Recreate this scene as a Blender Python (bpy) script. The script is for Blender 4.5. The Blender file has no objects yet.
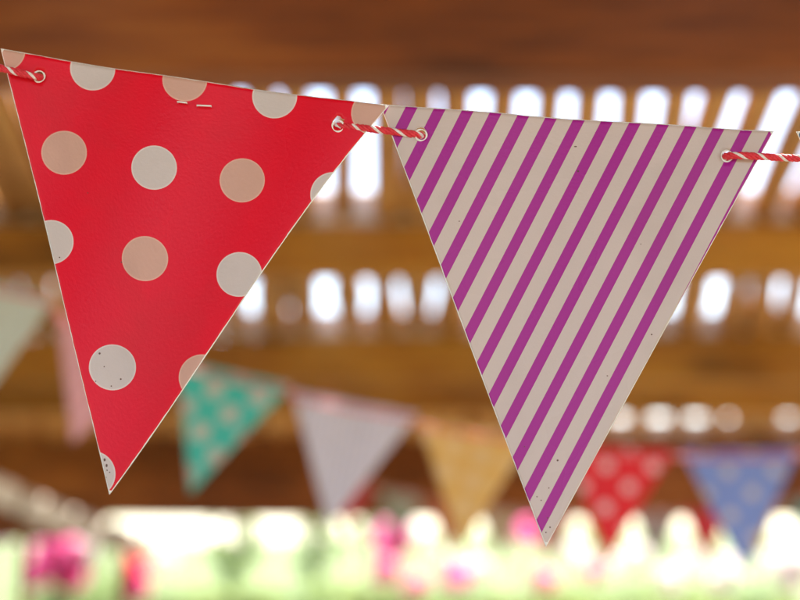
import bpy, bmesh, math, random
from mathutils import Vector, Matrix
R = random.Random(11)
S = bpy.context.scene
COL = S.collection
F = 1800.0                      # focal length in photo pixels (800 wide)
CAM = Vector((0, 0, 1.55))
PITCH = math.radians(8.53)
NEAR = 0.95                     # distance of the near bunting
PXM = NEAR / F                  # metres per photo pixel on the near bunting

def at(px, py, y):
    """point seen at a photo pixel on the vertical plane at depth y"""
    u, v = (px - 400) / F, (300 - py) / F
    d = Vector((u, math.cos(PITCH) - v * math.sin(PITCH), math.sin(PITCH) + v * math.cos(PITCH)))
    return CAM + d * (y / d.y)

# ------------------------------------------------------------------ objects
def link(o, parent=None):
    COL.objects.link(o)
    if parent: o.parent = parent
    return o
def tag(o, label=None, cat=None, group=None, kind=None):
    if label: o['label'] = label
    if cat: o['category'] = cat
    if group: o['group'] = group
    if kind: o['kind'] = kind
    return o
def empty(name, loc=(0, 0, 0)):
    o = bpy.data.objects.new(name, None); o.location = loc; o.empty_display_size = .05
    return link(o)
def mesh(name, verts, faces, mats, parent=None, smooth=False, mi=None, loc=None):
    me = bpy.data.meshes.new(name)
    if loc is not None:
        verts = [Vector(v) - Vector(loc) for v in verts]
    me.from_pydata([tuple(v) for v in verts], [], faces)
    if not isinstance(mats, (list, tuple)): mats = [mats]
    for m in mats: me.materials.append(m)
    if smooth: me.polygons.foreach_set('use_smooth', [True] * len(me.polygons))
    if mi: me.polygons.foreach_set('material_index', mi)
    me.update()
    o = bpy.data.objects.new(name, me)
    link(o, parent)
    if loc is not None: o.location = loc
    return o

class MB:
    def __init__(s): s.v, s.f, s.m = [], [], []
    def add(s, v, f, m=0):
        n = len(s.v); s.v += v; s.f += [tuple(i + n for i in q) for q in f]; s.m += [m] * len(f)
    def tube(s, pts, rad, n=8, m=0, cap=True):
        k = len(pts); pts = [Vector(p) for p in pts]
        rad = rad if isinstance(rad, (list, tuple)) else [rad] * k
        up = None; v = []; f = []
        for i, p in enumerate(pts):
            t = (pts[min(i + 1, k - 1)] - pts[max(i - 1, 0)]).normalized()
            if up is None:
                up = Vector((0, 0, 1)) if abs(t.z) < .9 else Vector((1, 0, 0))
            up = (up - t * up.dot(t)).normalized(); b = t.cross(up)
            for j in range(n):
                a = 2 * math.pi * j / n
                v.append(p + (up * math.cos(a) + b * math.sin(a)) * rad[i])
        for i in range(k - 1):
            for j in range(n):
                f.append((i * n + j, i * n + (j + 1) % n, (i + 1) * n + (j + 1) % n, (i + 1) * n + j))
        if cap:
            f.append(tuple(range(n))[::-1]); f.append(tuple((k - 1) * n + j for j in range(n)))
        s.add(v, f, m)
    def build(s, name, mats, parent=None, smooth=True, loc=None):
        return mesh(name, s.v, s.f, mats, parent, smooth, s.m, loc)

def rough_beam(name, x0, x1, y0, y1, z0, z1, mat, parent, seed, n=40, amp=.006):
    """a sawn timber running along x with slightly uneven arrises"""
    r = random.Random(seed); bm = bmesh.new(); rings = []
    ph = [r.uniform(0, 6.28) for _ in range(8)]
    for i in range(n + 1):
        x = x0 + (x1 - x0) * i / n
        c = .009
        prof = [(y0 + c, z0), (y1 - c, z0), (y1, z0 + c), (y1, z1 - c), (y1 - c, z1), (y0 + c, z1), (y0, z1 - c), (y0, z0 + c)]
        rings.append([bm.verts.new((x, yy + amp * math.sin(x * 2.1 + ph[k]) * .6 + r.uniform(-.3, .3) * amp,
                                    zz + amp * math.sin(x * 1.3 + ph[(k + 3) % 8]) + r.uniform(-.3, .3) * amp)) for k, (yy, zz) in enumerate(prof)])
    for a, b in zip(rings, rings[1:]):
        for k in range(8):
            bm.faces.new((a[k], a[(k + 1) % 8], b[(k + 1) % 8], b[k]))
    bm.faces.new(rings[0][::-1]); bm.faces.new(rings[-1])
    bmesh.ops.recalc_face_normals(bm, faces=bm.faces)
    me = bpy.data.meshes.new(name); bm.to_mesh(me); bm.free(); me.materials.append(mat)
    return link(bpy.data.objects.new(name, me), parent)

# ------------------------------------------------------------------ materials
class NT:
    def __init__(s, name):
        s.m = bpy.data.materials.new(name); s.m.use_nodes = True
        s.t = s.m.node_tree; s.t.nodes.clear()
        s.out = s.n('ShaderNodeOutputMaterial')
    def n(s, typ, **kw):
        nd = s.t.nodes.new(typ)
        for k, v in kw.items(): setattr(nd, k, v)
        return nd
    def put(s, sock, val):
        if isinstance(val, bpy.types.NodeSocket): s.t.links.new(val, sock)
        elif isinstance(val, (tuple, list)) and len(val) == 3 and sock.type == 'RGBA': sock.default_value = (*val, 1)
        else: sock.default_value = val
    def math(s, op, a, b=0., c=None, clamp=False):
        nd = s.n('ShaderNodeMath', operation=op); nd.use_clamp = clamp
        s.put(nd.inputs[0], a); s.put(nd.inputs[1], b)
        if c is not None: s.put(nd.inputs[2], c)
        return nd.outputs[0]
    def mix(s, fac, a, b, mode='MIX'):
        nd = s.n('ShaderNodeMix', data_type='RGBA', blend_type=mode)
        s.put(nd.inputs[0], fac); s.put(nd.inputs[6], a); s.put(nd.inputs[7], b)
        return nd.outputs[2]
    def ramp(s, fac, stops):
        nd = s.n('ShaderNodeValToRGB'); e = nd.color_ramp.elements
        while len(e) < len(stops): e.new(.5)
        for q, (p, c) in zip(e, stops): q.position = p; q.color = (*c, 1)
        s.put(nd.inputs[0], fac); return nd.outputs[0]
    def noise(s, vec, scale, detail=4, rough=.55, stretch=None):
        if stretch:
            mp = s.n('ShaderNodeMapping'); mp.inputs['Scale'].default_value = stretch
            s.put(mp.inputs[0], vec); vec = mp.outputs[0]
        nd = s.n('ShaderNodeTexNoise'); s.put(nd.inputs['Vector'], vec)
        nd.inputs['Scale'].default_value = scale; nd.inputs['Detail'].default_value = detail; nd.inputs['Roughness'].default_value = rough
        return nd.outputs['Fac']
    def obj(s): return s.n('ShaderNodeTexCoord').outputs['Object']
    def bsdf(s, color, rough=.7, spec=.5, bump=None, bumpd=.1, transl=None, **kw):
        b = s.n('ShaderNodeBsdfPrincipled')
        s.put(b.inputs['Base Color'], color); s.put(b.inputs['Roughness'], rough); s.put(b.inputs['Specular IOR Level'], spec)
        for k, v in kw.items(): s.put(b.inputs[k], v)
        if bump is not None:
            bp = s.n('ShaderNodeBump'); bp.inputs['Distance'].default_value = bumpd; s.put(bp.inputs['Height'], bump)
            bp.inputs['Strength'].default_value = .6
            s.put(b.inputs['Normal'], bp.outputs[0])
        o = b.outputs[0]
        if transl:
            t = s.n('ShaderNodeBsdfTranslucent'); s.put(t.inputs[0], color)
            mx = s.n('ShaderNodeMixShader'); mx.inputs[0].default_value = transl
            s.put(mx.inputs[1], o); s.put(mx.inputs[2], t.outputs[0]); o = mx.outputs[0]
        s.t.links.new(o, s.out.inputs[0])
        return s.m

def srgb(r, g, b):
    f = lambda c: (c / 255 / 12.92) if c / 255 <= .04045 else ((c / 255 + .055) / 1.055) ** 2.4
    return (f(r), f(g), f(b))

def wood(name, dark, mid, light, axis=0, sc=6, rough=.65):
    t = NT(name); st = [7, 7, 7]; st[axis] = .55
    v = t.obj()
    n1 = t.noise(v, sc, 6, .6, st); n2 = t.noise(v, 1.4, 3, .5)
    k = t.math('ADD', t.math('MULTIPLY', n1, .6), t.math('MULTIPLY', n2, .5))
    c = t.ramp(k, [(.36, dark), (.53, mid), (.74, light)])
    st2 = [5, 5, 5]; st2[axis] = 1.6
    n3 = t.noise(v, 1.1, 4, .6, st2)                                   # knots and weather stains
    c = t.mix(t.math('MULTIPLY', t.math('SUBTRACT', n3, .55), 5., clamp=True), c, tuple(q * .42 for q in dark))
    return t.bsdf(c, rough, .4, bump=n1, bumpd=.006)

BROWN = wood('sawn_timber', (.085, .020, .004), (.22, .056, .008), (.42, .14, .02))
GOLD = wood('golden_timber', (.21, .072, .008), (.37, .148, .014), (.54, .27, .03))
POLEM = wood('roof_pole_wood', (.30, .125, .025), (.46, .21, .045), (.62, .34, .10), axis=1)
BATTEN = wood('pale_batten', (.66, .53, .42), (.76, .64, .54), (.82, .72, .62))
POSTM = wood('post_wood', (.12, .045, .012), (.22, .09, .025), (.34, .16, .05), axis=2)
BAMBOO = wood('bamboo_skin', (.66, .55, .46), (.76, .66, .57), (.82, .74, .66))
BAMNODE = wood('bamboo_node', (.15, .09, .05), (.24, .15, .09), (.34, .24, .15))

def flag_bsdf(t, c, rough, transl, bumpv=None):
    return t.bsdf(c, rough, .2, bump=bumpv, bumpd=.0004, transl=transl)

def near_uv(t):
    a = t.n('ShaderNodeAttribute', attribute_name='print_uv')
    sp = t.n('ShaderNodeSeparateXYZ'); t.put(sp.inputs[0], a.outputs['Vector'])
    return a.outputs['Vector'], sp.outputs[0], sp.outputs[1], sp.outputs[2]

def paper_finish(t, vec, c, edge, margin=True, rough=.34, speck=True, transl=.06, spots=()):
    """white cut margin, tiny dirt specks, faint tone variation and a paper-grain bump"""
    n = t.noise(vec, 9, 3)
    c = t.mix(t.math('MULTIPLY', t.math('SUBTRACT', n, .5), .5, clamp=True), c, (.12, .05, .04))
    if speck:
        vo = t.n('ShaderNodeTexVoronoi'); t.put(vo.inputs['Vector'], vec); vo.inputs['Scale'].default_value = 26
        sp = t.n('ShaderNodeSeparateColor'); t.put(sp.inputs[0], vo.outputs['Color'])
        patch = t.math('GREATER_THAN', t.noise(vec, 7, 1), .55)
        s = t.math('MULTIPLY', t.math('LESS_THAN', vo.outputs['Distance'], t.math('MULTIPLY', sp.outputs[1], .055)), t.math('GREATER_THAN', sp.outputs[0], .72))
        c = t.mix(t.math('MULTIPLY', t.math('MULTIPLY', s, patch), .8), c, (.07, .03, .02))
    if spots:                                                          # dirt flecks
        sp3 = t.n('ShaderNodeSeparateXYZ'); t.put(sp3.inputs[0], vec)
        for x, y, q, k in spots:
            dx = t.math('SUBTRACT', sp3.outputs[0], x / 1000); dy = t.math('MULTIPLY', t.math('SUBTRACT', sp3.outputs[1], y / 1000), k)
            d = t.math('SQRT', t.math('ADD', t.math('MULTIPLY', dx, dx), t.math('MULTIPLY', dy, dy)))
            c = t.mix(t.math('LESS_THAN', d, q / 1150), c, (.13, .06, .045))
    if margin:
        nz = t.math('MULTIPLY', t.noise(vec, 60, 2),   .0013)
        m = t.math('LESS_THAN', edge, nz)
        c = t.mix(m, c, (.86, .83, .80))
    g = t.math('MULTIPLY', t.noise(vec, 260, 2), .35)
    rg = t.math('ADD', rough - .12, t.math('MULTIPLY', n, .14))
    return flag_bsdf(t, c, rg, transl, g)

# near red flag: dots where they are printed (print_uv = design millimetre-like units, 1000 per sheet unit)
def mat_red_dots():
    t = NT('red_dotted_card'); vec, u, v, e = near_uv(t)
    cream, white = (.62, .35, .285), (.61, .505, .495)
    dots = [(3, 50, 0), (92, 67, 1), (185, 79, 0), (275, 96.5, 1), (374, 117, 0), (64, 154.5, 0), (154, 170, 1), (241.5, 182.5, 0), (332, 199, 1),
            (52, 246.5, 1), (145, 262.5, 0), (238, 278.5, 1), (114, 371.5, 1), (201, 381, 0), (95.5, 476, 1), (-28, 138, 1), (-40, 350, 0)]
    c = (.74, .003, .020)
    for x, y, k in dots:
        dx = t.math('SUBTRACT', u, x / 1000); dy = t.math('SUBTRACT', v, y / 1000)
        d = t.math('SQRT', t.math('ADD', t.math('MULTIPLY', dx, dx), t.math('MULTIPLY', dy, dy)))
        base = white if k else cream
        hi = tuple(min(.82, q * 1.18) for q in base)
        col = t.mix(t.math('GREATER_THAN', d, .0213), base, hi)      # pale halo of the print register
        c = t.mix(t.math('LESS_THAN', d, .0226), c, col)
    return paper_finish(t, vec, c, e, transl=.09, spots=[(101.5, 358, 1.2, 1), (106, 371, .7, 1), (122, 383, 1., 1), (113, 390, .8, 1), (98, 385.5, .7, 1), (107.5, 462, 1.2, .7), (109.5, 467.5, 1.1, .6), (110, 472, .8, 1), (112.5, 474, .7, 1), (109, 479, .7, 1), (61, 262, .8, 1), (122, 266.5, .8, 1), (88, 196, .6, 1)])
def mat_purple_stripes():
    t = NT('purple_striped_card'); vec, u, v, e = near_uv(t)
    s = t.math('DIVIDE', t.math('ADD', u, t.math('MULTIPLY', t.math('SUBTRACT', v, .105), .4138)), t.math('SUBTRACT', 1.0, t.math('MULTIPLY', t.math('SUBTRACT', v, .105), .145)))
    k = t.math('FRACT', t.math('MULTIPLY', t.math('SUBTRACT', s, .436 - 20 * .0289), 1 / .0289))
    inside = t.math('LESS_THAN', k, .425)
    halo = t.math('LESS_THAN', t.math('ABSOLUTE', t.math('SUBTRACT', t.math('FRACT', t.math('ADD', k, .287)), .0)), .0)
    edge1 = t.math('LESS_THAN', t.math('ABSOLUTE', t.math('SUBTRACT', k, .45)), .028)
    edge2 = t.math('GREATER_THAN', k, .955)
    c = t.mix(inside, (.60, .475, .455), (.38, .018, .27))
    c = t.mix(t.math('MAXIMUM', edge1, edge2), c, (.60, .49, .44))
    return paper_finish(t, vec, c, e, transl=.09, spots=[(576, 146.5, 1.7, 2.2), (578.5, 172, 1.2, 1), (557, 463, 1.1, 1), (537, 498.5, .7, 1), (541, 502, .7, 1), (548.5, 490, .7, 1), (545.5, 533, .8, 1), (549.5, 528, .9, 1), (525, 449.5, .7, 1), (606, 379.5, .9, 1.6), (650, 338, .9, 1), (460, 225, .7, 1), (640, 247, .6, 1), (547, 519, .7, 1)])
def mat_plain(name, col, **kw):
    t = NT(name); vec, u, v, e = near_uv(t)
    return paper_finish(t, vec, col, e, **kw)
def mat_lattice(name, base, dot, pitch=.17, r=.30, ang=.5, transl=.1):
    """small printed dots on a staggered grid; print_uv runs 0..1 across the flag"""
    t = NT(name); vec, u, v, e = near_uv(t)
    ca, sa = math.cos(ang), math.sin(ang)
    a = t.math('ADD', t.math('MULTIPLY', u, ca / pitch), t.math('MULTIPLY', v, sa / pitch))
    b = t.math('ADD', t.math('MULTIPLY', u, -sa / pitch), t.math('MULTIPLY', v, ca / pitch))
    fa = t.math('SUBTRACT', t.math('FRACT', t.math('ADD', a, 20.)), .5); fb = t.math('SUBTRACT', t.math('FRACT', t.math('ADD', b, 20.)), .5)
    d = t.math('SQRT', t.math('ADD', t.math('MULTIPLY', fa, fa), t.math('MULTIPLY', fb, fb)))
    c = t.mix(t.math('LESS_THAN', d, r), base, dot)
    return paper_finish(t, vec, c, e, margin=False, speck=False, transl=transl)
def mat_check(name, base, line, pitch=.06, transl=.1):
    t = NT(name); vec, u, v, e = near_uv(t)
    a = t.math('LESS_THAN', t.math('FRACT', t.math('MULTIPLY', t.math('ADD', u, 3.), 1 / pitch)), .5)
    b = t.math('LESS_THAN', t.math('FRACT', t.math('MULTIPLY', t.math('ADD', v, 3.), 1 / pitch)), .5)
    c = t.mix(t.math('MULTIPLY', t.math('ADD', a, b), .5), base, line)
    return paper_finish(t, vec, c, e, margin=False, speck=False, transl=transl)
def mat_stripe(name, base, line, pitch=.14, slope=.4):
    t = NT(name); vec, u, v, e = near_uv(t)
    k = t.math('FRACT', t.math('MULTIPLY', t.math('ADD', t.math('ADD', u, 3.), t.math('MULTIPLY', v, slope)), 1 / pitch))
    return paper_finish(t, vec, t.mix(t.math('LESS_THAN', k, .45), base, line), e, margin=False, speck=False, transl=.1)

CARD = NT('white_card_edge'); CARD = CARD.bsdf((.84, .82, .79), .6)
def plainm(name, col, rough=.6, transl=None, vary=None):
    t = NT(name)
    c = col
    if 'petal' in name: transl = .5
    if vary:
        v = t.obj(); c = t.ramp(t.noise(v, vary[1], 2), [(.35, col), (.65, vary[0])])
    return t.bsdf(c, rough, .4, transl=transl)
STRAND_R = plainm('red_twine_fibre', (.60, .015, .03), .55, vary=((.72, .04, .06), 900))
STRAND_W = plainm('white_twine_fibre', (.82, .78, .76), .55, vary=((.70, .62, .60), 900))

# ------------------------------------------------------------------ flags
def flag(name, A, B, C, mat, holes=(), n=24, px=None, curl=.0, twist=.0, seed=0, thick=.0006, bow=0., tipc=None):
    """card pennant: A, B top corners, C tip (world). px = the corners in the print design; holes = (weights, radius)"""
    r = random.Random(seed)
    A, B, C = Vector(A), Vector(B), Vector(C)
    nor = (B - A).cross(C - A).normalized()
    if nor.y > 0: nor = -nor
    W = (B - A).length
    if px is None: px = ((0, 0), (1, 0), (.5, 1.1))
    pa, pb, pc = [Vector((p[0], p[1])) for p in px]
    idx = {}; V = []; U = []
    org = (A + B) / 2
    ia, ib, ic = (pb - pc).length, (pa - pc).length, (pa - pb).length
    area = abs((pb - pa).cross(pc - pa))
    for i in range(n + 1):
        for j in range(n + 1 - i):
            a = i / n; b = j / n; c = 1 - a - b
            idx[i, j] = len(V)
            V.append([a, b, c])
    uv = [pa * w[0] + pb * w[1] + pc * w[2] for w in V]
    hs = [(Vector(h[0]), h[1]) for h in holes]
    sp = (pb - pa).length / n
    inv = None
    if hs:
        T = Matrix(((pa.x, pb.x, pc.x), (pa.y, pb.y, pc.y), (1, 1, 1))).inverted()
        for k in range(len(V)):
            for h, rad in hs:
                d = uv[k] - h
                if abs(d.length - rad) < sp * .62 and d.length > 1e-9:
                    q = h + d.normalized() * rad
                    w = T @ Vector((q.x, q.y, 1)); V[k] = list(w); uv[k] = q
    P = []; E = []
    if tipc is None: tipc = curl * .8
    inp, inu = A - (B + C) / 2, pa - (pb + pc) / 2
    for k, (a, b, c) in enumerate(V):
        p = A * a + B * b + C * c
        s = (b - a)          # -1..1 across
        p = p + inp * (bow * 6.75 * b * b * c); uv[k] = uv[k] + inu * (bow * 6.75 * b * b * c)
        off = curl * (s * s - .35) + twist * s * (1 - c) + tipc * (c * c) + .0012 * math.sin(7 * s + 3 * c + seed)
        P.append(p + nor * off - org)
        E.append((uv[k].x, uv[k].y, min(a * area / ia, b * area / ib, c * area / ic)))
    faces = []
    def tri(i, j, k):
        m = (uv[i] + uv[j] + uv[k]) / 3
        for h, rad in hs:
            if (m - h).length < rad * .995: return
        faces.append((i, j, k))
    for i in range(n):
        for j in range(n - i):
            tri(idx[i, j], idx[i + 1, j], idx[i, j + 1])
            if j < n - i - 1: tri(idx[i + 1, j], idx[i + 1, j + 1], idx[i, j + 1])
    # face the print towards the camera side
    f0 = faces[0]; nn = (P[f0[1]] - P[f0[0]]).cross(P[f0[2]] - P[f0[0]])
    if nn.dot(nor) < 0: faces = [f[::-1] for f in faces]
    o = mesh(name, P, faces, [mat, CARD], smooth=True)
    o.location = org
    at_ = o.data.attributes.new('print_uv', 'FLOAT_VECTOR', 'POINT')
    at_.data.foreach_set('vector', [q for e in E for q in e])
    so = o.modifiers.new('card', 'SOLIDIFY'); so.thickness = thick; so.offset = -1; so.material_offset_rim = 1
    o['_n'] = (nor.x, nor.y, nor.z)
    return o

def ring(name, c, rad, minor, mat, parent, nrm=Vector((0, -1, 0)), seed=1):
    r = random.Random(seed); mb = MB()
    z = Vector((0, 0, 1)); x = Vector((1, 0, 0)); pts = []; n = 40; v = []; f = []
    ph = r.uniform(0, 6)
    for i in range(n):
        a = 2 * math.pi * i / n; d = x * math.cos(a) + z * math.sin(a)
        mn = minor * (1 + .35 * math.sin(3 * a + ph))
        for j in range(8):
            b = 2 * math.pi * j / 8
            v.append(Vector(c) + d * (rad + mn * math.cos(b)) + nrm * mn * .8 * math.sin(b))
    for i in range(n):
        for j in range(8):
            f.append((i * 8 + j, ((i + 1) % n) * 8 + j, ((i + 1) % n) * 8 + (j + 1) % 8, i * 8 + (j + 1) % 8))
    v = [p - parent.location for p in v]
    return mesh(name, v, f, mat, parent, True)

def catmull(pts, step):
    pts = [Vector(p) for p in pts]; out = []
    for i in range(len(pts) - 1):
        p0, p1, p2, p3 = pts[max(i - 1, 0)], pts[i], pts[i + 1], pts[min(i + 2, len(pts) - 1)]
        k = max(2, int((p2 - p1).length / step))
        for q in range(k):
            t = q / k
            out.append(.5 * ((2 * p1) + (p2 - p0) * t + (2 * p0 - 5 * p1 + 4 * p2 - p3) * t * t + (3 * p1 - p0 - 3 * p2 + p3) * t ** 3))
    out.append(pts[-1]); return out

def twine(name, pts, rad, pitch, label, step=.0012, n=6, strands=(0, 0, 1, 0)):
    path = catmull(pts, step); mb = MB(); k = len(path)
    up = Vector((0, 0, 1)); frames = []; L = [0.]
    for i in range(k):
        t = (path[min(i + 1, k - 1)] - path[max(i - 1, 0)]).normalized()
        up = (up - t * up.dot(t)).normalized(); frames.append((up.copy(), t.cross(up)))
        if i: L.append(L[-1] + (path[i] - path[i - 1]).length)
    ns = len(strands)
    for s, m in enumerate(strands):
        line = []
        for i in range(k):
            a = 2 * math.pi * (L[i] / pitch + s / ns) + .5 * math.sin(L[i] * 130)
            line.append(path[i] + (frames[i][0] * math.cos(a) + frames[i][1] * math.sin(a)) * rad * .56)
        mb.tube(line, rad * (.44 if m else .52), n, m, True)
    return tag(mb.build(name, [STRAND_R, STRAND_W], None, True, loc=path[len(path) // 2]), label, 'twine')

# ---- near bunting
def px_flag(name, corners, mat, holes, **kw):
    A, B, C = [at(x, y, NEAR + kw.get('dy', 0)) for x, y in corners]
    kw.pop('dy', None)
    return flag(name, A, B, C, mat, holes=[((h[0] / 1000, h[1] / 1000), h[2] / 1000) for h in holes], n=120,
                px=[(x / 1000, y / 1000) for x, y in corners], **kw)
RED = mat_red_dots(); PUR = mat_purple_stripes()
NG = 'card pennants on the near bunting'
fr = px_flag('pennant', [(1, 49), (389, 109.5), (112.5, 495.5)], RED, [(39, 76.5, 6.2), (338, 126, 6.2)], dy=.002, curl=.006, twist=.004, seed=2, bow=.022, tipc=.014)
tag(fr, 'large glossy red pennant with big cream and white dots, in sharp focus', 'pennant', NG)
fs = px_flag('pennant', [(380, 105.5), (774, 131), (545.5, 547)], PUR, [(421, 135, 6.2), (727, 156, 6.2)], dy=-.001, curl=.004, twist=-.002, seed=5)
tag(fs, 'large pennant with slanting purple and beige stripes, in sharp focus', 'pennant', NG)
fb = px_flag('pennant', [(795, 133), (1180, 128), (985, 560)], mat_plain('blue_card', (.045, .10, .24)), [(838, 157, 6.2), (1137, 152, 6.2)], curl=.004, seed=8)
tag(fb, 'blue pennant whose corner just enters the frame right of the striped one', 'pennant', NG)
def on(fl, px, py, dy=0):     # point on the vertical plane of the near bunting
    return at(px, py, NEAR + dy)
for k, (fl, x, y, s) in enumerate([(fr, 39, 76.5, 1), (fr, 338, 126, 2), (fs, 421, 135, 3), (fs, 727, 156, 4), (fb, 838, 157, 5)]):
    # where the bent card actually is at the hole
    best = min((v for v in fl.data.vertices), key=lambda v: ((fl.location + v.co) - at(x, y, NEAR)).xz.length if False else ((fl.location.x + v.co.x - at(x, y, NEAR).x) ** 2 + (fl.location.z + v.co.z - at(x, y, NEAR).z) ** 2))
    yy = fl.location.y + best.co.y
    ring('eyelet', at(x, y, yy - .0002), 5.8 * PXM, .75 * PXM, CARD, fl, seed=s)
# pale scuff marks on the red pennant, added as thin raised wires
for (x, y, w, tilt) in [(182, 102.2, 9, .1), (204, 105.6, 14, .04)]:
    mb = MB(); yy = NEAR + .002 - .0022
    p0, p1 = at(x - w / 2, y - tilt * w / 2, yy), at(x + w / 2, y + tilt * w / 2, yy)
    m = (p0 + p1) / 2
    mb.tube([p0 - fr.location + Vector((0, .002, 0)), p0 - fr.location, m - fr.location, p1 - fr.location, p1 - fr.location + Vector((0, .002, 0))], .00045, 6)
    t = plainm('staple_wire', (.8, .8, .8), .25) if x < 190 else bpy.data.materials['staple_wire']
    mb.build('staple', t, fr)

yF, yB = -.0042, .0055
def T(px, py, dy): return at(px, py, NEAR + dy)
# tie-off points on the two front posts
tieL, tieR = Vector((-2.0, .95, 2.16)), Vector((2.0, .95, 2.16))
twine('twine', [tieL + Vector((.05, -.02, 0)), T(-1400, -250, -.01), T(-400, 0, yF), T(-60, 54, yF), T(2, 68.5, yF), T(26, 74.5, yF + .001), T(38, 77, .001), T(50, 80, yB+.006), T(110, 92, .018), T(180, 104, .02), T(322, 124, yB + .002), T(336, 126, 0),
                T(348, 126.5, yF + .001), T(380, 130, yF - .001), T(408, 133.5, yF), T(420, 135, -.0005), T(434, 138, yB), T(580, 152, .008), T(714, 157, yB), T(726, 156, 0),
                T(740, 155.5, yF), T(790, 158, yF), T(825, 158, yF), T(838, 157, 0), T(852, 156, yB), T(985, 154, .012), T(1122, 152, yB), T(1137, 152, 0), T(1150, 151, yF),
                T(1500, 60, -.01), tieR + Vector((-.05, -.02, 0))],
      3.8 * PXM, 22 * PXM, 'red and white twisted twine threaded through the sharp near pennants')

# ---- middle bunting, out of focus
MG = 'blurred pennants on the middle bunting'
def depth2(px): return 2.75 + .45 * max(0, min(1, px / 700))
mid = [
 ('pale grey pennant cut by the left edge, tip out of frame', mat_check('pale_card', (.55, .56, .50), (.50, .53, .46)), (-78, 262), (56, 298), (-30, 418)),
 ('soft pink pennant half hidden behind the red dotted one', mat_stripe('pink_card', (.70, .36, .40), (.62, .28, .33)), (57, 312), (172, 352), (72, 444)),
 ('turquoise pennant with pale dots', mat_lattice('turquoise_card', (.05, .44, .38), (.46, .44, .39), .27, .30, .75), (177, 360), (291, 385), (190, 494)),
 ('greyish white fine checked pennant', mat_check('checked_card', (.64, .58, .66), (.46, .42, .52), .06), (292, 390), (417, 414), (328, 527)),
 ('tan orange pennant just left of the striped tip', mat_lattice('tan_card', (.66, .38, .11), (.70, .46, .22), .25, .3, .2), (417, 418), (532, 436), (461, 548)),
 ('red pennant with small pale pink dots just right of the striped tip', mat_lattice('small_dot_red_card', (.68, .008, .02), (.74, .42, .44), .29, .21, .75), (562, 444), (673, 450), (608, 560)),
 ('sky blue pennant with grey dots', mat_lattice('sky_blue_card', (.20, .27, .60), (.52, .46, .50), .28, .2, .78), (682, 451), (798, 449), (744, 572)),
]
tw = []
for k, (lab, m, a, b, c) in enumerate(mid):
    dA, dB = depth2(a[0]), depth2(b[0])
    A, B = at(*a, dA), at(*b, dB); Cc = at(*c, (dA + dB) / 2)
    o = flag('pennant', A, B, Cc, m, n=20, curl=.006, twist=.003, seed=20 + k)
    tag(o, 'out-of-focus ' + lab, 'pennant', MG)
    off = Vector((0, -.006, -.012))
    tw += [A + (B - A) * .04 + off, A + (B - A) * .5 + off + Vector((0, .003, -.002)), B - (B - A) * .04 + off]
twine('twine', [tieL + Vector((0, .05, .05)), at(-300, 190, 2.45)] + tw + [at(900, 440, 3.25), at(1400, 330, 3.2), Vector((3.55, 2.72, 2.25))],
      .0028, .016, 'blurred red and white twine carrying the middle row of pennants', step=.004, n=5)

# ---- far bunting by the eave
FG = 'small pennants on the far bunting'
far = [(350, 477, 'pinkish red', (.55, .05, .07), 'leftmost, half hidden behind the checked pennant'), (401, 492, 'grey green', (.30, .33, .26), 'between the checked and the tan orange pennants'),
       (450, 502, 'brick orange', (.55, .17, .08), 'behind the tan orange pennant'), (500, 508, 'beige', (.50, .38, .26), 'left of the tip of the striped pennant'),
       (552, 511, 'dusky pink', (.52, .18, .18), 'directly behind the tip of the striped pennant'), (604, 512, 'mustard', (.55, .30, .06), 'behind the small dotted red pennant'),
       (656, 512, 'mauve grey', (.34, .28, .28), 'in the gap between red and blue pennants'), (706, 510, 'crimson', (.58, .03, .05), 'peeping out left of the blue pennant'),
       (757, 505, 'amber', (.58, .30, .05), 'peeping out right of the blue pennant'), (808, 497, 'dull teal', (.10, .26, .22), 'cut by the right edge of the frame')]
tw = []
for k, (x, y, cn, c, where) in enumerate(far):
    m = mat_plain(cn.replace(' ', '_') + '_card', c, margin=False, speck=False)
    y2 = far[k + 1][1] if k < len(far) - 1 else y - 9; y0 = far[k - 1][1] if k else y - 14
    sl = (y2 - y0) / 102
    A, B, Cc = at(x - 24, y - 24 * sl, 7.5), at(x + 24, y + 24 * sl, 7.5), at(x - 12 * sl, y + 56, 7.5)
    o = flag('pennant', A, B, Cc, m, n=10, curl=.01, seed=50 + k)
    tag(o, 'small blurred ' + cn + ' pennant far back, ' + where, 'pennant', FG)
    tw += [A + (B - A) * .06 + Vector((0, -.008, -.012)), B - (B - A) * .06 + Vector((0, -.008, -.012))]
twine('twine', [at(328, 372, 7.3), at(330, 420, 7.4)] + tw + [at(900, 470, 7.5), Vector((3.5, 7.3, 2.2))], .004, .03,
      'distant blurred twine carrying the small pennants near the eave', step=.012, n=5)

# ------------------------------------------------------------------ pavilion
pv = tag(empty('pavilion', (0, 6, 0)), 'rustic open pavilion of brown timber beams under a roof of gapped poles', 'pavilion')
def loc(o): o.location = Vector(o.location) - Vector(pv.location); return o
HB, HS = 2.345, 2.485
for k, (y, top) in enumerate([(-1.1, HS), (.95, HS), (2.6, HS), (4.82, HS), (7.22, HS), (8.62, HS)]):
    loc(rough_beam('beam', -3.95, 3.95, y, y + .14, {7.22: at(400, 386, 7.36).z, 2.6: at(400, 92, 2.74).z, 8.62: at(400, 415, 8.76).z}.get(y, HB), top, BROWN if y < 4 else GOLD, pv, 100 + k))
loc(rough_beam('fascia_board', -3.95, 3.95, 12.5, 12.56, 2.19, HS, BROWN, pv, 120))
loc(rough_beam('fascia_board', -3.95, 3.95, 12.435, 12.49, 1.90, 2.24, BROWN, pv, 121))
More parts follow.
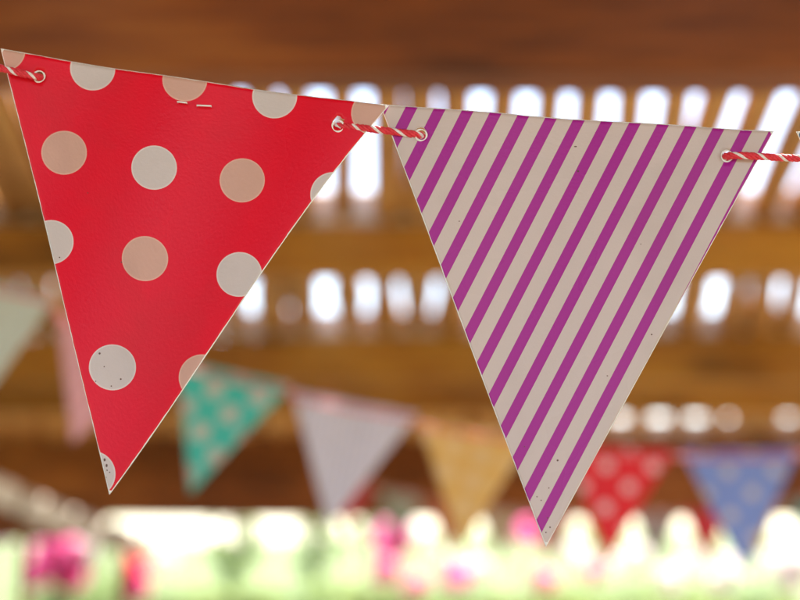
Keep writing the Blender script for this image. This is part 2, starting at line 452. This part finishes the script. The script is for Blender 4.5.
# poles fan out from the front: thin ends over the near beam, thick butts at the eave
ys = [1.13, 1.7, 2.3, 2.9, 3.5, 4.1, 4.8, 5.3, 5.9, 6.5, 7.2, 7.8, 8.6, 9.6, 10.6, 11.6, 12.9]
def pole(x, r, c, y0, y1):
    mb = MB(); ph = R.uniform(0, 6); pts = []; rd = []
    for y in sorted({y0, y1} | {q for q in ys if y0 + .1 < q < y1 - .1}):
        k = (y + c) / (2.9 + c); rr = r * k * R.uniform(.92, 1.08) * (R.uniform(.86, 1.27) if y > 4.9 else 1) * ((1.45 if x < .25 else .93) if y > 9.4 else 1)
        rd.append(rr)
        pts.append(((x + r + .004 * math.sin(y * 1.5 + ph) + R.uniform(-.003, .003)) * k, y, HS + .012 + r * k * 1.1 + .004 * math.sin(y * .8 + ph)))
    mb.tube(pts, rd, 10)
    loc(mb.build('roof_pole', POLEM, pv))
cnt = 0; x = -1.72
while x < 1.72:                                  # the long fan; at the sides it starts only at the second beam
    side = x > .485 or x < -.55
    r = R.uniform(.0225, .0285); gap = R.choice([.006, .012, .017, .022, .029])
    if x < -.55: gap *= .45
    pole(x, r, 1., 4.875 if side else 1.13, 12.9); cnt += 1
    x += 2 * r + gap
for x0, x1, gaps in [(.57, 1.9, [.014, .02, .026]), (-1.9, -.6, [.0005, .001])]:     # straighter side poles over the first bay
    x = x0
    while x < x1:
        r = R.uniform(.029, .035)
        pole(x, r, 4., 1.13, 4.865); cnt += 1; x += 2 * r + R.choice(gaps)
print('poles', cnt, x)
# unseen cover over the front bay, carried past the camera to shade the pennants
mv = []; mf = []; nxm = 158
for i_ in range(nxm + 1):
    xx = -3.95 + i_ * .05; z = HS + .02 + (.008 if i_ % 2 else 0)
    mv += [(xx, -1.3, z), (xx, 1.12, z), (xx, 1.12, z + .018), (xx, -1.3, z + .018)]
for i_ in range(nxm):
    a_ = i_ * 4
    for q in range(4): mf.append((a_ + q, a_ + (q + 1) % 4, a_ + 4 + (q + 1) % 4, a_ + 4 + q))
mf += [(3, 2, 1, 0), (nxm * 4, nxm * 4 + 1, nxm * 4 + 2, nxm * 4 + 3)]
loc(mesh('reed_mat', mv, mf, POLEM, pv))
for k, y in enumerate([4.84, 7.24, 12.51]):
    loc(rough_beam('clamp_batten', -3.95, 3.95, y + .02, y + .06, HS + .006, HS + .105, BATTEN, pv, 140 + k))
for y, xs in [(1.02, (-2.06, 2.06)), (-1.03, (-3.65, 3.65)), (2.67, (-3.65, 3.65)), (4.89, (-3.65, 3.65)), (7.29, (-3.65, 3.65)), (8.69, (-3.65, 3.65)), (12.42, (-3.65, 3.65))]:
    for xx in xs:
        mb = MB(); mb.tube([(xx, y, .0), (xx + .006, y, .8), (xx - .004, y, 1.6), (xx, y, HB + .004 if y < 12 else HS)], [.075, .07, .068, .065], 12)
        loc(mb.build('post', POSTM, pv))

bq = [at(x_, y_, 12.40) for x_, y_ in ((-220, 512), (112, 512), (96, 530), (60, 541), (-220, 543))]
bv = bq + [p + Vector((0, .03, 0)) for p in bq]
bv = [p - Vector(pv.location) for p in bv]
mesh('bracket_board', bv, [(0, 4, 3, 2, 1), (5, 6, 7, 8, 9)] + [(i_, (i_ + 1) % 5, (i_ + 1) % 5 + 5, i_ + 5) for i_ in range(5)], BROWN, pv)
# ------------------------------------------------------------------ hand rail at the left
hr = tag(empty('handrail', (at(80, 560, 6.2).x, 6.2, 0)), 'pale sloping bamboo handrail on thin posts at lower left', 'handrail')
mb = MB(); a, b = at(-60, 462, 6.15), at(146, 548, 6.35)
pts = []; rd = []; N = 40
for i in range(N + 1):
    t = i / N; p = a.lerp(b, t); p.z -= .02 * math.sin(math.pi * t)
    pts.append(p - hr.location); rd.append(.045)
mb.tube(pts, rd, 12)
rail = mb.build('rail', BAMBOO, hr)
for xx in (22, 74, 108):
    t = (xx + 60) / 206; p = a.lerp(b, t); p.z -= .02 * math.sin(math.pi * t); d = (b - a).normalized()
    mb = MB(); mb.tube([p - d * .012 - hr.location, p - d * .004 - hr.location, p + d * .004 - hr.location, p + d * .012 - hr.location], [.0455, .049, .049, .0455], 12)
    mb.build('node_ring', BAMNODE, rail)
for xx, yy in ((26, 505), (124, 541)):
    p = at(xx, yy, 6.25)
    mb = MB(); mb.tube([Vector((p.x, p.y, 0)) - hr.location, Vector((p.x, p.y, p.z)) - hr.location], .017, 10); mb.build('post', POSTM, hr)

# ------------------------------------------------------------------ garden
def leafmat(name, a, b, tr=.6):
    t = NT(name); oi = t.n('ShaderNodeAttribute', attribute_name='tone')
    return t.bsdf(t.mix(oi.outputs['Fac'], a, b), .55, .35, transl=tr)
G1 = leafmat('yellow_green_leaves', (.22, .30, .09), (.33, .38, .15)); G2 = leafmat('mid_green_leaves', (.16, .24, .08), (.26, .32, .13)); G3 = leafmat('dark_leaves', (.08, .11, .02), (.14, .17, .04))
STEM = plainm('green_stem', (.09, .10, .03)); BARK = wood('bark', (.06, .035, .02), (.12, .08, .05), (.2, .14, .09), axis=2)
PINKM = plainm('magenta_petal', (.90, .12, .44), .5, .45, vary=((.93, .40, .66), 25)); WHITEM = plainm('white_petal', (.82, .79, .75), .5, .45, vary=((.82, .70, .68), 25)); ROSEM = plainm('rose_red_petal', (.90, .13, .22), .5, .45)
def leaves(name, blobs, n, size, mat, parent, rnd):
    V = []; Fc = []; tone = []
    for (c, rx, rz), k in blobs:
        for _ in range(int(n * k)):
            d = Vector((rnd.gauss(0, 1), rnd.gauss(0, 1), rnd.gauss(0, 1))).normalized() * rnd.random() ** .4
            p = Vector(c) + Vector((d.x * rx, d.y * rx, d.z * rz))
            u = Vector((rnd.gauss(0, 1), rnd.gauss(0, 1), rnd.gauss(0, .6))).normalized(); w = u.orthogonal().normalized()
            w.rotate(Matrix.Rotation(rnd.uniform(0, 6), 3, u)); s = size * rnd.uniform(.6, 1.3); i = len(V); up = u.cross(w) * s * .12
            V += [p - u * s, p + w * s * .45 + up, p + u * s, p - w * s * .45 + up]; Fc.append((i, i + 1, i + 2, i + 3)); q = rnd.random(); tone += [q] * 4
    o = mesh(name, V, Fc, mat, parent, True)
    o.data.attributes.new('tone', 'FLOAT', 'POINT').data.foreach_set('value', tone)
    return o
def bloom_mesh(mat, rnd, r):
    V = []; Fc = []
    for layer, (k, rr, tilt) in enumerate([(7, 1., .25), (7, .85, .75), (6, .62, 1.1), (4, .35, 1.35)]):
        for i in range(k):
            a = 2 * math.pi * (i + layer * .5) / k + rnd.uniform(-.1, .1); tl = tilt + rnd.uniform(-.12, .12); out = Vector((math.cos(a), math.sin(a), 0)); side = Vector((-math.sin(a), math.cos(a), 0))
            b0 = len(V)
            for s_, (d, wd) in enumerate([(.08, .12), (.45, .42), (.8, .46), (1., .24)]):
                cu = tl + .45 * d
                c = (out * math.cos(cu) + Vector((0, 0, 1)) * math.sin(cu)) * d * rr * r
                for q in (-1, 0, 1): V.append(c + side * wd * q * rr * r + Vector((0, 0, abs(q) * .1 * r)))
            for s_ in range(3):
                for q in range(2):
                    e = b0 + s_ * 3 + q; Fc.append((e, e + 1, e + 4, e + 3))
    return V, Fc
PROTO = {}
def bloom(parent, p, r, mat, rnd):
    if mat.name not in PROTO:
        V, Fc = bloom_mesh(mat, rnd, 1.); me = bpy.data.meshes.new('bloom'); me.from_pydata([tuple(v) for v in V], [], Fc); me.materials.append(mat)
        me.polygons.foreach_set('use_smooth', [True] * len(me.polygons)); PROTO[mat.name] = me
    o = bpy.data.objects.new('bloom', PROTO[mat.name]); link(o, parent); o.location = Vector(p) - parent.location; o.scale = (r * 1.3,) * 3
    o.rotation_euler = (rnd.uniform(.6, 1.25), rnd.uniform(-.4, .4), rnd.uniform(-.6, .6)); return o
def shrub(px, top_py, depth, w, green, label, blooms=(), group=None, name='flowering_shrub', cat='shrub', n=900, size=.045, seed=0):
    """w = half width in metres; blooms = (px, py, radius, material)"""
    rnd = random.Random(seed); t = at(px, top_py, depth); h = t.z
    root = tag(empty(name, (t.x, depth, 0)), label, cat, group); L = Vector((0, 0, 0))
    blobs = []
    for _ in range(9):
        z = rnd.uniform(.25, .86) * h; x_ = rnd.uniform(-.75, .75) * w * (1.1 - .5 * z / h)
        blobs.append((Vector((x_, rnd.uniform(-.5, .5) * w, z)), w * rnd.uniform(.34, .5), min(h - z, h * rnd.uniform(.12, .2))))
    blobs.append((Vector((0, 0, h * .82)), w * .45, h * .17))
    leaves('foliage', [(b, 1) for b in blobs], n / 3, size, green, root, rnd)
    mb = MB()
    for _ in range(5):
        a = rnd.uniform(0, 6.28); mb.tube([(math.cos(a) * .03, math.sin(a) * .03, 0), (math.cos(a) * w * .2, math.sin(a) * w * .2, h * .4), (math.cos(a) * w * .45, math.sin(a) * w * .45, h * .78)], [.014, .01, .005], 6)
    mb.build('stem', BARK, root)
    mb = MB()
    for (bx, by, r, m) in blooms:
        p = at(bx, by, depth - .25 * w); bloom(root, p, r, m, rnd)
        q = p - root.location; mb.tube([(q.x * .4, q.y * .4, h * .5), (q.x * .8, q.y * .8, (h * .5 + q.z) / 2), tuple(q)], [.007, .005, .004], 5)
    if blooms: mb.build('flower_stem', STEM, root)
    return root
P, Wt, Rs = PINKM, WHITEM, ROSEM
SG = 'flowering shrubs in the garden beyond the eave'
shrub(40, 584, 14.2, .6, G2, 'leafy shrub under the handrail bearing one big magenta bloom', [(52, 561, .19, P), (66, 570, .18, P), (52, 578, .17, P), (72, 586, .14, P), (54, 545, .10, Rs), (88, 556, .12, Wt), (2, 545, .10, Wt)], SG, seed=1)
shrub(150, 590, 14, .5, G2, 'shrub with rose red blooms right of the handrail post', [(136, 574, .12, Rs), (143, 592, .13, P), (165, 566, .09, Wt)], SG, seed=2)
shrub(402, 588, 14.4, .5, G1, 'shrub with magenta bloom on top below the checked pennant', [(399, 546, .17, P), (408, 532, .07, Wt), (392, 575, .11, P), (420, 590, .10, P)], SG, seed=3)
shrub(470, 590, 14, .5, G1, 'shrub with white and soft pink blooms below the tan orange pennant', [(462, 586, .13, P), (450, 566, .09, Wt), (482, 575, .09, Wt)], SG, seed=4)
shrub(535, 586, 14.3, .55, G1, 'shrub with pink bloom beside the tip of the striped pennant', [(519, 540, .16, P), (530, 536, .09, Wt), (575, 560, .10, Wt), (545, 585, .1, P)], SG, seed=5)
shrub(640, 590, 14, .6, G2, 'white blossomed shrub below the small dotted red pennant', [(610, 572, .10, Wt), (640, 566, .12, Wt), (662, 585, .11, Wt), (590, 578, .09, P)], SG, seed=6)
shrub(715, 590, 14.2, .55, G1, 'white blossomed shrub below the blue pennant', [(700, 570, .12, Wt), (728, 574, .11, Wt), (715, 590, .12, Wt)], SG, seed=7)
shrub(785, 590, 14.5, .6, G1, 'white blossomed shrub at the right edge of the frame', [(770, 570, .12, Wt), (800, 570, .12, Wt), (785, 588, .12, Wt)], SG, seed=8)
BG = 'green bushes farther back in the garden'
for k, (px, py, d, w, g, lab) in enumerate([(205, 584, 17, .9, G1, 'yellow green bush in bright sun below the turquoise pennant'), (290, 588, 19, 1.0, G2, 'mid green sunlit bush just left of the checked pennant tip'),
                            (350, 580, 21, .9, G1, 'yellow green sunlit bush just left of the magenta topped shrub'), (95, 580, 15, .8, G2, 'mid green bush behind the handrail posts'),
                            (440, 582, 24, 1.2, G2, 'mid green bush far behind the tan orange pennant'), (570, 586, 25, 1.2, G1, 'yellow green bush far behind the striped tip'),
                            (675, 584, 26, 1.3, G1, 'yellow green bush far behind the mauve grey pennant'), (760, 586, 24, 1.2, G2, 'mid green bush far behind the amber pennant')]):
    shrub(px, py, d, w, g, lab, (), BG, name='bush', cat='bush', n=1300, size=.07, seed=30 + k)

def small_tree(px, depth, h, cw, label, seed):
    rnd = random.Random(seed); x = at(px, 560, depth).x; z0 = gz(x, depth) - .03
    root = tag(empty('tree', (x, depth, z0)), label, 'tree', 'young trees on the bank behind the garden')
    mb = MB(); mb.tube([(0, 0, 0), (.03, 0, h * .35), (-.02, .02, h * .7), (0, 0, h * .93)], [.05, .04, .025, .01], 8)
    for _ in range(7):
        a = rnd.uniform(0, 6.28); q = rnd.uniform(.3, .75) * h
        mb.tube([(0, 0, q), (math.cos(a) * cw * .4, math.sin(a) * cw * .4, q + .2 * h * .6), (math.cos(a) * cw * .8, math.sin(a) * cw * .8, q + .2 * h)], [.018, .012, .005], 6)
    mb.build('trunk', BARK, root)
    bl = []
    for _ in range(14):
        z = rnd.uniform(.35, .95); wv = cw * math.sin(math.pi * min(1, (z - .2) / .82)) ** .7
        a = rnd.uniform(0, 6.28); bl.append(((Vector((math.cos(a) * wv * .7, math.sin(a) * wv * .7, z * h)), cw * rnd.uniform(.25, .42), h * .07), 1))
    leaves('crown', bl, 75, .075, G1, root, rnd)
# ------------------------------------------------------------------ ground
def sheet(name, x0, x1, y0, y1, z, mat, n=1):
    o = mesh(name, [(x0, y0, z), (x1, y0, z), (x1, y1, z), (x0, y1, z)], [(0, 1, 2, 3)], mat); o['kind'] = 'structure'; return o
t = NT('lawn'); v = t.obj()
lawn = t.bsdf(t.ramp(t.noise(v, 1.5, 6), [(.3, (.08, .12, .035)), (.5, (.125, .165, .06)), (.7, (.20, .23, .10))]), .9, .2, bump=t.noise(v, 60, 3), bumpd=.03)
# one ground sheet: level under the pavilion, rising as a gentle sunny bank behind the garden
gx = [-600, -120, -60, -40, -30, -20, -12, -6, 0, 6, 12, 20, 30, 40, 60, 120, 600]; gy = [-600, -60, -10, 8, 16, 20, 25, 30, 36, 44, 54, 66, 80, 140, 600]
def gz(x, y):
    t = max(0, min(1, (y - 20) / 50)); return (3 * t * t - 2 * t ** 3) * (2.7 + .25 * math.sin(x * .11 + 1) + .2 * math.sin(x * .23))
gv = [(a, b, gz(a, b)) for b in gy for a in gx]; nx = len(gx)
gf = [(j * nx + i, j * nx + i + 1, (j + 1) * nx + i + 1, (j + 1) * nx + i) for j in range(len(gy) - 1) for i in range(nx - 1)]
g = mesh('ground', gv, gf, lawn, smooth=True); g['kind'] = 'structure'
t = NT('sandy_floor'); v = t.obj()
sand = t.bsdf(t.ramp(t.noise(v, 2.5, 7), [(.3, (.20, .15, .10)), (.55, (.27, .21, .145)), (.75, (.34, .27, .19))]), .9, .2, bump=t.noise(v, 40, 4), bumpd=.02)
sheet('path', -6, 6, -8, 14.2, .006, sand)

small_tree(232, 27, 3.3, .42, 'slender young tree in bright light below the turquoise pennant', 71)
small_tree(317, 31, 3.4, .40, 'slender young tree in bright light just left of the checked tip', 72)
small_tree(372, 36, 3.6, .55, 'young tree in bright light just left of the magenta topped shrub', 73)
small_tree(92, 24, 3.2, .6, 'young tree seen behind the bamboo handrail', 74)
# ------------------------------------------------------------------ light
EL, AZ = math.radians(56), math.radians(35)        # sun high, to the right and behind the subject
w = bpy.data.worlds.new('World'); S.world = w; w.use_nodes = True
nt = w.node_tree; nt.nodes.clear()
sky = nt.nodes.new('ShaderNodeTexSky'); sky.sky_type = 'NISHITA'; sky.sun_disc = False
sky.sun_elevation = EL; sky.sun_rotation = AZ; sky.air_density = 1.0; sky.dust_density = 1.0; sky.ozone_density = 1.0
bg = nt.nodes.new('ShaderNodeBackground'); bg.inputs[1].default_value = .12
ow = nt.nodes.new('ShaderNodeOutputWorld'); nt.links.new(sky.outputs[0], bg.inputs[0]); nt.links.new(bg.outputs[0], ow.inputs[0])
sd = bpy.data.lights.new('sun', 'SUN'); sd.energy = 4.6; sd.angle = math.radians(.5); sd.color = (1, .93, .82)
so = bpy.data.objects.new('sun', sd); link(so)
d = Vector((math.cos(EL) * math.sin(AZ), math.cos(EL) * math.cos(AZ), math.sin(EL)))
so.rotation_euler = d.to_track_quat('Z', 'Y').to_euler(); so.location = (6, 6, 12)

# ------------------------------------------------------------------ camera
cd = bpy.data.cameras.new('camera'); co = bpy.data.objects.new('camera', cd); link(co)
co.location = CAM; co.rotation_euler = (math.pi / 2 + PITCH, 0, 0)
cd.sensor_width = 36; cd.lens = 36 * F / 800; cd.clip_end = 2000; cd.clip_start = .05
cd.dof.use_dof = True; cd.dof.focus_distance = (NEAR * 1.0) / math.cos(PITCH) * 1.0
cd.dof.aperture_fstop = cd.lens / 17.5; cd.dof.aperture_blades = 0
S.camera = co
S.view_settings.view_transform = 'Standard'; S.view_settings.look = 'None'; S.view_settings.exposure = 2.38; S.view_settings.gamma = 1
S.view_settings.use_curve_mapping = False
S.cycles.use_denoising = True
S.cycles.max_bounces = 10; S.cycles.diffuse_bounces = 6
